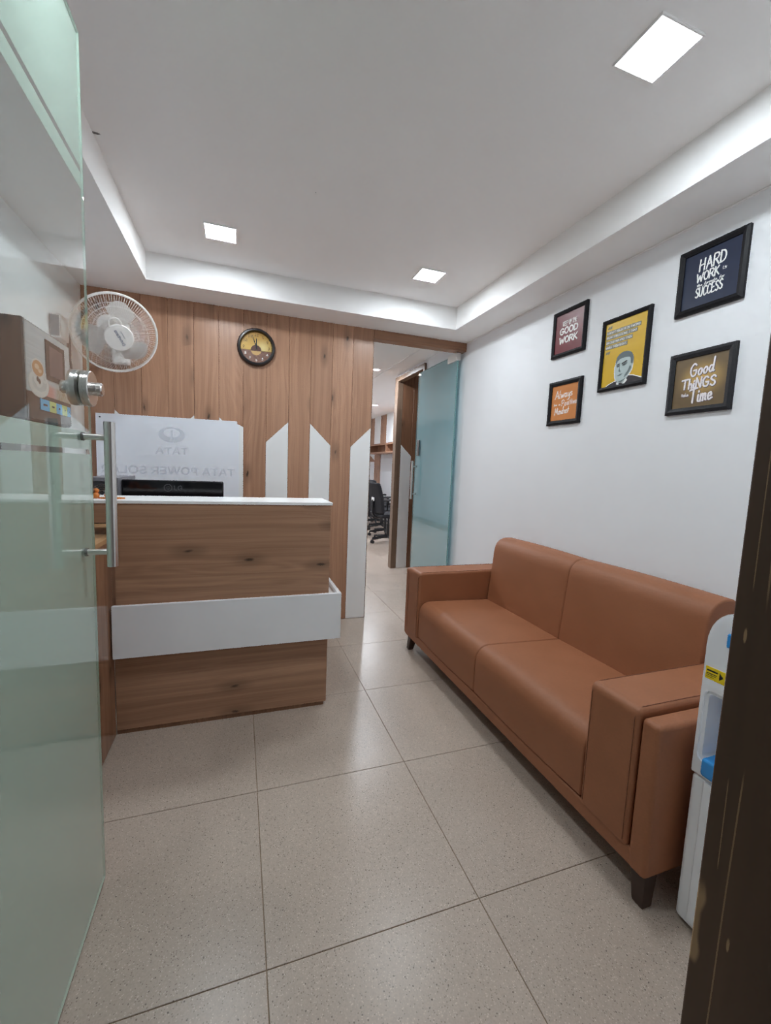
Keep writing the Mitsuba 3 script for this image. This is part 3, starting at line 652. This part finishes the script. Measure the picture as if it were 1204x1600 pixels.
add(cm + '__display__screen', box(MX + .006, MX + .0066, 1.715, 1.825, 1.502, 1.597), mat('display_screen', (0.10, 0.09, 0.11), 0.15))
ell = lambda cx, cy, a_, b_: affinity.translate(affinity.scale(Point(0, 0).buffer(1, 16), a_, b_), cx, cy)
cupw = mat('cup_print', (0.60, 0.58, 0.56), 0.4)
add(cm + '__cup_print', xf(extrude(ell(0, 0, .074, .042), .0005), fpx(1.638, 1.462)), mat('saucer_print', (0.50, 0.49, 0.48), 0.4))
add(cm + '__cup_print__saucer_ring', xf(extrude(ell(0, 0, .070, .039).difference(ell(.004, .004, .052, .028)), .0003), fpx(1.638, 1.462, MX + .0035)), cupw)
add(cm + '__cup_print__cup', xf(extrude(union_all([ell(0, 0, .046, .030), Polygon([(-.046, 0), (.046, 0), (.030, -.045), (.012, -.056), (-.010, -.056), (-.028, -.045)]), ell(.048, -.020, .020, .018).difference(ell(.048, -.020, .012, .010))]), .0004), fpx(1.632, 1.507, MX + .0038)), cupw)
add(cm + '__cup_print__coffee', xf(extrude(ell(0, 0, .039, .024), .0003), fpx(1.632, 1.508, MX + .0042)), mat('coffee_print', (0.50, 0.27, 0.14), 0.4))
add(cm + '__cup_print__foam', xf(extrude(union_all([ell(-.008, .004, .016, .008), ell(.012, -.006, .012, .006)]), .0003), fpx(1.632, 1.508, MX + .0045)), mat('foam_print', (0.66, 0.48, 0.34), 0.4))
add(cm + '__cup_print__beans', xf(extrude(union_all([ell(-.006, .003, .009, .008), ell(.006, -.003, .008, .008)]), .0003), fpx(1.634, 1.472, MX + .0042)), mat('bean_print', (0.10, 0.07, 0.06), 0.4))
B1, B2 = mat('button_blue', (0.10, 0.42, 0.70), 0.4), mat('button_green', (0.50, 0.58, 0.22), 0.4)
for i, (ya, yb) in enumerate([(1.640, 1.705), (1.706, 1.760), (1.761, 1.810), (1.811, 1.856), (1.857, 1.888)]):
    kb = add(cm + '__button', box(MX + .003, MX + .0052, ya, yb, 1.383, 1.418), B2 if i % 2 else B1, label='pale green button' if i % 2 else 'blue button')
    add(kb + '__mark', cat(box(MX + .0052, MX + .0056, ya + .018, yb - .016, 1.398, 1.404)), DARK_GREY)
add(cm + '__dispensing_bay', cat(box(-.672, -.660, MY0 + .02, MY1 - .02, 1.02, 1.344), box(-.668, -.62, MY0 + .01, MY0 + .03, 1.0, 1.344), box(-.668, -.62, MY1 - .03, MY1 - .01, 1.0, 1.344)), mat('bay_steel', (0.5, 0.49, 0.48), 0.25, metallic=0.6))
for y in (1.68, 1.76): add(cm + '__nozzle', cyl([-.635, y, 1.344], [-.635, y, 1.29], .014, 16, .010), BLACK, 30)
add(cm + '__drip_tray', cbox(-.668, -.56, MY0 + .01, MY1 - .01, .911, 1.0, .005), DARK_GREY)

# ------------------------------------------------------------------ sofa
sf = 'sofa'
tag(sf, 'long tan brown leather two-seat sofa with wide arms along the right wall', 'sofa')
SX, SB, SY0, SY1, SM = 1.088, XR - .022, .768, 2.652, 1.712
AZ = .583
def extr_y(poly, y0, y1, bulge=0.0, r=.012):
    """Profile in (x, z) swept along y with softly rounded ends."""
    n = 6
    rings, ys = [], []
    for t in np.linspace(0, np.pi / 2, n):
        rings.append(-r * (1 - math.sin(t))); ys.append(y0 + r * (1 - math.cos(t)))
    for s in np.linspace(0, 1, 9)[1:-1]:
        rings.append(bulge * math.sin(math.pi * s)); ys.append(y0 + r + (y1 - y0 - 2 * r) * s)
    for t in np.linspace(np.pi / 2, 0, n):
        rings.append(-r * (1 - math.sin(t))); ys.append(y1 - r * (1 - math.cos(t)))
    base = np.array(poly.exterior.coords)[:-1]
    if not poly.exterior.is_ccw: base = base[::-1]
    prev, nxt = np.roll(base, 1, 0), np.roll(base, -1, 0)
    e = nxt - prev; nr = np.c_[e[:, 1], -e[:, 0]]; nr /= np.linalg.norm(nr, axis=1, keepdims=True) + 1e-12
    m = len(base); v = []
    for d, y in zip(rings, ys):
        q = base + nr * d
        v.append(np.c_[q[:, 0], np.full(m, y), q[:, 1]])
    v = np.vstack(v); f = []
    for i in range(len(rings) - 1):
        for j in range(m):
            k_ = (j + 1) % m
            f += [[i * m + j, (i + 1) * m + k_, i * m + k_], [i * m + j, (i + 1) * m + j, (i + 1) * m + k_]]
    cap = trimesh.creation.triangulate_polygon(Polygon(base + nr * rings[0]), engine='earcut')
    cv, cf = cap
    o = len(v); v = np.vstack([v, np.c_[cv[:, 0], np.full(len(cv), ys[0]), cv[:, 1]], np.c_[cv[:, 0], np.full(len(cv), ys[-1]), cv[:, 1]]])
    f = np.vstack([f, cf + o, cf[:, ::-1] + o + len(cv)])
    mesh = trimesh.Trimesh(v, f, process=False)
    mesh.fix_normals()
    return mesh

def rounded(pts, r, seg=5):
    """Polygon with the corner radii r (one per point)."""
    p = np.array(pts, float); out = []
    for i in range(len(p)):
        a_, b_, c_ = p[i - 1], p[i], p[(i + 1) % len(p)]
        d1, d2 = (a_ - b_) / np.linalg.norm(a_ - b_), (c_ - b_) / np.linalg.norm(c_ - b_)
        if r[i] <= 0: out.append(b_); continue
        q0, q1 = b_ + d1 * r[i], b_ + d2 * r[i]
        for t in np.linspace(0, 1, seg + 1): out.append((1 - t) ** 2 * q0 + 2 * t * (1 - t) * b_ + t * t * q1)
    # evenly spaced points on the long straight sides keep the sweep smooth
    return Polygon(out)

def dense(poly, step=.02):
    return Polygon(np.array(poly.exterior.segmentize(step).coords))

# base rail, side boxes and back box
add(sf + '__base', rbox(SX + .004, SB, SY0 + .03, SY1 - .03, .102, .158, .008, 3), LEATHER, 30)
for y0, y1 in ((SY0, .828), (2.592, SY1)):
    add(sf + '__side_panel', rbox(SX if y0 < 1 else SX + .006, SB, y0, y1, .100, .566, .016, 4), LEATHER, 30)
# arms: a thick slab folded over the top and down the front
for y0, y1 in ((.832, 1.012), (2.405, 2.588)):
    arm = rounded([(SX - .004, .152), (SX + .09, .152), (SX + .09, .35), (SB, .35), (SB, AZ), (SX - .004, AZ)], [.012, .01, .01, .01, .02, .028])
    k = add(sf + '__arm', extr_y(dense(arm, .03), y0, y1, .0, .014), LEATHER, 40)
    for yy in (y0 + .012, y1 - .012):
        seam = np.array([(SX - .0045, .17), (SX - .0045, .30), (SX - .0045, AZ - .03), (SX + .003, AZ - .009), (SX + .024, AZ + .0005), (SX + .2, AZ + .0005), (SB - .03, AZ + .0005)])
        add(k + '__seam', tube(np.c_[seam[:, 0], np.full(len(seam), yy), seam[:, 1]], .0012, 5), SEAM)
# seat cushions
for y0, y1 in ((1.016, SM), (SM, 2.401)):
    seat = rounded([(SX + .002, .162), (1.64, .162), (1.64, .385), (SX + .002, .402)], [.015, .01, .03, .085], 8)
    m = extr_y(dense(seat, .03), y0, y1, .005, .010)
    add(sf + '__seat_cushion', m, LEATHER, 50)
# seat seams
add(sf + '__seat_seam', tube([[SX + .007, y, .176] for y in np.linspace(1.03, 2.39, 20)], .0014, 5), SEAM)
# back cushions
for y0, y1, ra, rb in ((1.016, SM, .012, .008), (SM, 2.401, .008, .05)):
    back = rounded([(1.585, .382), (SB - .002, .382), (SB - .002, .808), (1.625, .808)], [.01, .01, .035, .085], 9)
    add(sf + '__back_cushion', extr_y(dense(back, .03), y0, y1, .005, .008 if y0 < 1.5 else .016), LEATHER, 50)
# legs
for i, (x, y, dx, dy) in enumerate([(1.135, .805, -.012, -.012), (1.135, 2.58, -.012, .012), (1.70, .805, .012, -.012), (1.70, 2.58, .012, .012)]):
    m = trimesh.convex.convex_hull(np.vstack([rbox(x - .026, x + .026, y - .026, y + .026, .085, .1035, .006, 2).vertices, rbox(x + dx - .019, x + dx + .019, y + dy - .019, y + dy + .019, 0, .012, .005, 2).vertices]))
    add(sf + '__leg', m, LEG_WOOD, 30)

# ------------------------------------------------------------------ water dispenser
wd = 'water_dispenser'
tag(wd, 'white water dispenser with blue details between the sofa and the dark door post', 'water dispenser')
WX0, WX1, WY0, WY1 = 1.178, 1.50, .425, .737
up = rounded([(WY0, .452), (WY1, .452), (WY1, .925), (WY0, .925)], [.004, .004, .115, .115], 10)
rec = rounded([(WY0 + .035, .505), (WY1 - .022, .505), (WY1 - .022, .685), (WY0 + .035, .685)], [.012] * 4, 4)
fdx = frame([0, 0, 0], [0, 1, 0], [0, 0, 1], [1, 0, 0])
body = cat(xf(extrude(up.difference(rec), .075), frame([WX0, 0, 0], [0, 1, 0], [0, 0, 1], [1, 0, 0])))
hull_in = affinity.scale(up, .985, .985)
add(wd + '__upper_body', cat(body, xf(extrude(up, WX1 - WX0 - .075), frame([WX0 + .075, 0, 0], [0, 1, 0], [0, 0, 1], [1, 0, 0])), xf(extrude(up.buffer(-.008).difference(rec.buffer(.01)), .006), frame([WX0 - .006, 0, 0], [0, 1, 0], [0, 0, 1], [1, 0, 0]))), WHITE_GLOSS, 40)
add(wd + '__tap_recess', xf(extrude(rec.buffer(-.001), .004), frame([WX0 + .070, 0, 0], [0, 1, 0], [0, 0, 1], [1, 0, 0])), GREY_PLASTIC)
add(wd + '__lower_body', rbox(WX0, WX1, WY0, WY1, .012, .449, .014, 4), WHITE_GLOSS, 30)
add(wd + '__lower_body__door', rbox(WX0 - .006, WX0 + .004, WY0 + .03, WY1 - .036, .03, .445, .004, 3), WHITE_GLOSS, 30)
add(wd + '__foot', box(WX0 + .02, WX1 - .02, WY0 + .02, WY1 - .02, 0, .014), BLACK)
add(wd + '__drip_tray', rbox(WX0 - .016, WX0 + .06, WY0 + .05, WY1 - .030, .462, .512, .008, 3), BLUE, 30, label='blue drip tray')
add(wd + '__badge', rbox(WX0 - .012, WX0 - .004, WY0 + .08, WY1 - .052, .825, .862, .004, 3), BLUE, 30, label='blue badge on the domed top')
for y in (.53, .60, .65):
    add(wd + '__tap', cat(cyl([WX0 + .072, y, .645], [WX0 + .03, y, .645], .009, 14), cyl([WX0 + .03, y, .652], [WX0 + .03, y, .615], .007, 14)), BLUE if y > .62 else GREY_PLASTIC, 30)
kl = add(wd + '__warning_label', box(WX0 - .0072, WX0 - .0060, .680, .727, .725, .758), YELLOW, label='yellow warning sticker with an arrow')
fl = frame([WX0 - .0072, .727, .7415], [0, -1, 0], [0, 0, 1], [-1, 0, 0])
add(kl + '__print', xf(cat(extrude(union_all([sbox(.003, .005, .030, .009), sbox(.003, -.002, .028, .0), sbox(.003, -.006, .026, -.0045), sbox(.003, -.011, .022, -.0095)]), .0003), extrude(Polygon([(.034, .010), (.044, 0), (.034, -.010)]), .0003)), fl), BLACK)

# ------------------------------------------------------------------ framed prints on the right wall
def picture(key, label, ya, yb, z0, z1, fw, bsdf, frame_bsdf, art, depth=.018):
    """ya is the far (left) edge, yb the near (right) edge as seen from the room."""
    W, H = ya - yb, z1 - z0
    tag(key, label, 'framed print')
    M = frame([XR, ya, z0], [0, -1, 0], [0, 0, 1], [-1, 0, 0])
    prof = []
    for poly in ([(0, 0), (W, 0), (W - fw, fw), (fw, fw)], [(W, 0), (W, H), (W - fw, H - fw), (W - fw, fw)], [(W, H), (0, H), (fw, H - fw), (W - fw, H - fw)], [(0, H), (0, 0), (fw, fw), (fw, H - fw)]):
        o, i_ = np.array(poly[:2]), np.array([poly[3], poly[2]])
        mid = o * .55 + i_ * .45
        v = np.vstack([np.c_[o, [0, 0]], np.c_[o, [depth * .75] * 2], np.c_[mid, [depth] * 2], np.c_[i_, [depth * .7] * 2], np.c_[i_, [0, 0]]])
        prof.append(trimesh.convex.convex_hull(v))
    add(key + '__frame', xf(cat(*prof), M), frame_bsdf)
    add(key + '__print', xf(box(fw * .9, W - fw * .9, fw * .9, H - fw * .9, .002, .008), M), bsdf)
    for name, shape, mm, lift in art(W, H, fw):
        m = shape if isinstance(shape, trimesh.Trimesh) else extrude(shape, .0008)
        add(f'{key}__print__{name}', xf(xf(m, frame([0, 0, .008 + lift], [1, 0, 0], [0, 1, 0], [0, 0, 1])), M), mm)
def at(W, H, fw):
    return lambda u, v: (fw + u * (W - 2 * fw), H - fw - v * (H - 2 * fw))       # u to the right, v down, from the print's corner
def hw(text, A, u0, u1, vt, vb, w, slant=0, rot=0):
    (a0, b1), (a1, b0) = A(u0, vt), A(u1, vb)
    return hand(text, a0, b0, a1, b1, w, slant, rot)
INK_GREY = mat('ink_grey', (0.30, 0.32, 0.36), 0.6)
def art_hard(W, H, fw):
    A = at(W, H, fw)
    yield 'lettering', union_all([hw('HARD', A, .27, .76, .14, .35, .0058, .05, 2), hw('WORK', A, .25, .66, .39, .545, .0050, .05, 2), hw('is', A, .71, .78, .41, .48, .0022), hw('the formula for', A, .27, .76, .58, .63, .0020, .1, 2), hw('SUCCESS', A, .25, .75, .655, .825, .0048, .05, 2)]), LETTER, 0
picture('framed_print', 'black framed navy print reading HARD WORK is the formula for SUCCESS', 1.405, 1.140, 1.935, 2.199, .024, mat('print_navy', (0.018, 0.026, 0.055), 0.35), FRAME_BLACK, art_hard)
def art_work(W, H, fw):
    A = at(W, H, fw)
    yield 'lettering', hw('KEEP UP THE', A, .25, .76, .20, .31, .0030), LETTER, 0
    for w_, a_, b_ in (('GOOD', .365, .515), ('WORK', .60, .75)): yield 'lettering', hw(w_, A, .16, .82, a_, b_, .0078), LETTER, 0
picture('framed_print_001', 'small black framed dark red print reading KEEP UP THE GOOD WORK, beside the yellow portrait', 2.178, 1.915, 1.934, 2.198, .022, mat('print_red', (0.155, 0.022, 0.028), 0.4), FRAME_BLACK, art_work)
def art_mind(W, H, fw):
    A = at(W, H, fw)
    yield 'lettering', union_all([hw('Always', A, .12, .80, .14, .36, .0042, .12, 3), hw('be a', A, .10, .36, .50, .57, .0024, .1), hw('Positive', A, .40, .98, .42, .59, .0036, .1, 3), hw('Mindset', A, .14, .72, .63, .82, .0042, .1, 3)]), LETTER, 0
picture('framed_print_002', 'lowest black framed orange print reading Always be a Positive Mindset', 2.170, 1.909, 1.538, 1.793, .026, mat('print_orange', (0.56, 0.20, 0.05), 0.45), FRAME_BLACK, art_mind)
def warm_fn(p, n, uv):
    d = dr.sqrt(dr.square((p.y - 1.26) / .10) + dr.square((p.z - 1.66) / .08))
    return mix((0.52, 0.33, 0.10), (0.145, 0.095, 0.045), smoothstep(0.1, 1.15, d))
def carbon_fn(p, n, uv):
    k_ = dr.sin((p.y + p.z) * 700) * dr.sin((p.y - p.z) * 700)
    return mix((0.010, 0.010, 0.012), (0.045, 0.045, 0.05), smoothstep(.1, .5, k_))
def art_good(W, H, fw):
    A = at(W, H, fw)
    g = union_all([hw('Good', A, .30, .78, .12, .36, .0065, .12, 5), hw('ThiNGS', A, .15, .82, .43, .62, .0066), hw('take', A, .17, .32, .70, .77, .0022, .1), hw('Time', A, .34, .78, .63, .90, .0068, .12, 5)])
    yield 'letter_shadow', affinity.translate(g.buffer(.0008), .0014, -.0018), mat('letter_shade', (0.16, 0.12, 0.13), 0.6), 0
    yield 'lettering', g, mat('lettering_pink', (0.78, 0.74, 0.76), 0.6), .0009
picture('framed_print_003', 'brown print with patterned black frame reading Good THINGS take Time, nearest the door post', 1.400, 1.136, 1.522, 1.778, .026, mat('print_brown', proc(warm_fn), 0.4), mat('frame_carbon', proc(carbon_fn), 0.45, specular=0.25), art_good)
SKIN, SKIN_D, HAIR, SUIT, BAR = mat('halftone_light', (0.44, 0.52, 0.52), 0.5), mat('halftone_mid', (0.13, 0.17, 0.175), 0.5), mat('halftone_hair', (0.11, 0.14, 0.15), 0.5), mat('halftone_dark', (0.022, 0.018, 0.022), 0.5), mat('bar_grey', (0.17, 0.16, 0.13), 0.5)
def art_portrait(W, H, fw):
    A = at(W, H, fw)
    P_ = lambda *uv: Polygon([A(u, v) for u, v in uv])
    S = lambda *uv: Polygon(spline(np.array([A(u, v) for u, v in uv + uv[:1]]), 5))
    head = S((.36, .62), (.33, .72), (.335, .82), (.36, .90), (.42, .955), (.50, .965), (.60, .93), (.68, .86), (.735, .80), (.75, .70), (.73, .60), (.64, .53), (.50, .525), (.40, .56))
    suit = P_((.14, 1.0), (.20, .975), (.33, .945), (.42, .94), (.52, .99), (.62, .935), (.68, .885), (.80, .905), (.93, .945), (1.0, .965), (1.0, 1.0))
    sil = union_all([head, suit])
    yield 'outline', sil.buffer(.0045).intersection(sbox(*A(0, 1), *A(1, 0))), LETTER, 0
    yield 'suit', suit, SUIT, .0008
    yield 'shirt', P_((.40, 1.0), (.42, .95), (.52, .975), (.63, .925), (.66, .94), (.60, 1.0)), SKIN, .0013
    yield 'tie', P_((.455, 1.0), (.47, .972), (.53, .978), (.555, 1.0)), SUIT, .0017
    yield 'face', head, SKIN, .0010
    hair = S((.345, .68), (.36, .58), (.46, .515), (.60, .51), (.71, .55), (.765, .63), (.755, .72), (.715, .70), (.69, .62), (.60, .60), (.48, .60), (.40, .625))
    yield 'hair', hair, HAIR, .0016
    yield 'face_shade', union_all([S((.58, .90), (.66, .86), (.73, .78), (.70, .74), (.66, .80), (.60, .86)), S((.44, .955), (.52, .966), (.62, .92), (.54, .935)), S((.365, .70), (.43, .69), (.46, .705), (.43, .725), (.38, .725)), S((.50, .70), (.58, .675), (.63, .685), (.59, .715), (.52, .72)),
                                   S((.445, .72), (.43, .79), (.455, .805), (.485, .795), (.465, .78)), S((.395, .855), (.45, .845), (.53, .835), (.50, .858), (.44, .868))]), SKIN_D, .0018
    yield 'eye', union_all([S((.37, .683), (.44, .672), (.45, .682), (.39, .692)), S((.49, .678), (.60, .652), (.62, .664), (.51, .69)), S((.385, .712), (.42, .705), (.425, .715), (.39, .72)), S((.53, .705), (.57, .695), (.575, .706), (.535, .714))]), SUIT, .0022
    yield 'collar', union_all([P_((.40, .95), (.47, 1.0), (.42, 1.0)), P_((.62, .925), (.56, 1.0), (.60, 1.0), (.67, .95))]), LETTER, .0024
    rows = [("I DON'T BELIEVE IN TAKING", .03, .86, .150), ('RIGHT DECISIONS. I TAKE', .03, .79, .222), ('DECISIONS AND THEN', .03, .69, .302), ('MAKE THEM RIGHT.', .03, .58, .377)]
    bars, words = [], []
    for s, u0, u1, v in rows:
        (a0, z1), (a1, z0) = A(u0, v - .03), A(u1, v + .03)
        bars.append(sbox(a0, z0, a1, z1))
        words.append(type_mesh(s, a0 + .003, z0 + (z1 - z0) * .22, a1 - a0 - .006, (z1 - z0) * .56, .0006, True))
    for b_ in bars: yield 'quote_bar', b_, BAR, 0
    for w_ in words: yield 'lettering', w_, LETTER, .0008
    q0, q1 = A(.05, .075), A(.05, .47)
    yield 'quote_marks', cat(type_mesh('\u201c', q0[0], q0[1] - .022, .026, .030, .0006, True), type_mesh('\u201d', q1[0], q1[1] - .022, .026, .030, .0006, True)), BAR, 0
    s0 = A(.16, .90)
    yield 'signature', cat(type_mesh('- - - - -', s0[0], s0[1], .035, .004, .0005, False)), BAR, 0
def poster_fn(p, n, uv):
    band = noise(p.y * 3, p.z * 60, 3.0)
    return mix((0.60, 0.36, 0.01), (0.66, 0.41, 0.02), band)
picture('framed_print_004', 'large black framed yellow poster of a grey-haired man in a dark suit under a quotation', 1.796, 1.518, 1.683, 2.040, .020, mat('print_yellow', proc(poster_fn), 0.4), FRAME_BLACK, art_portrait)
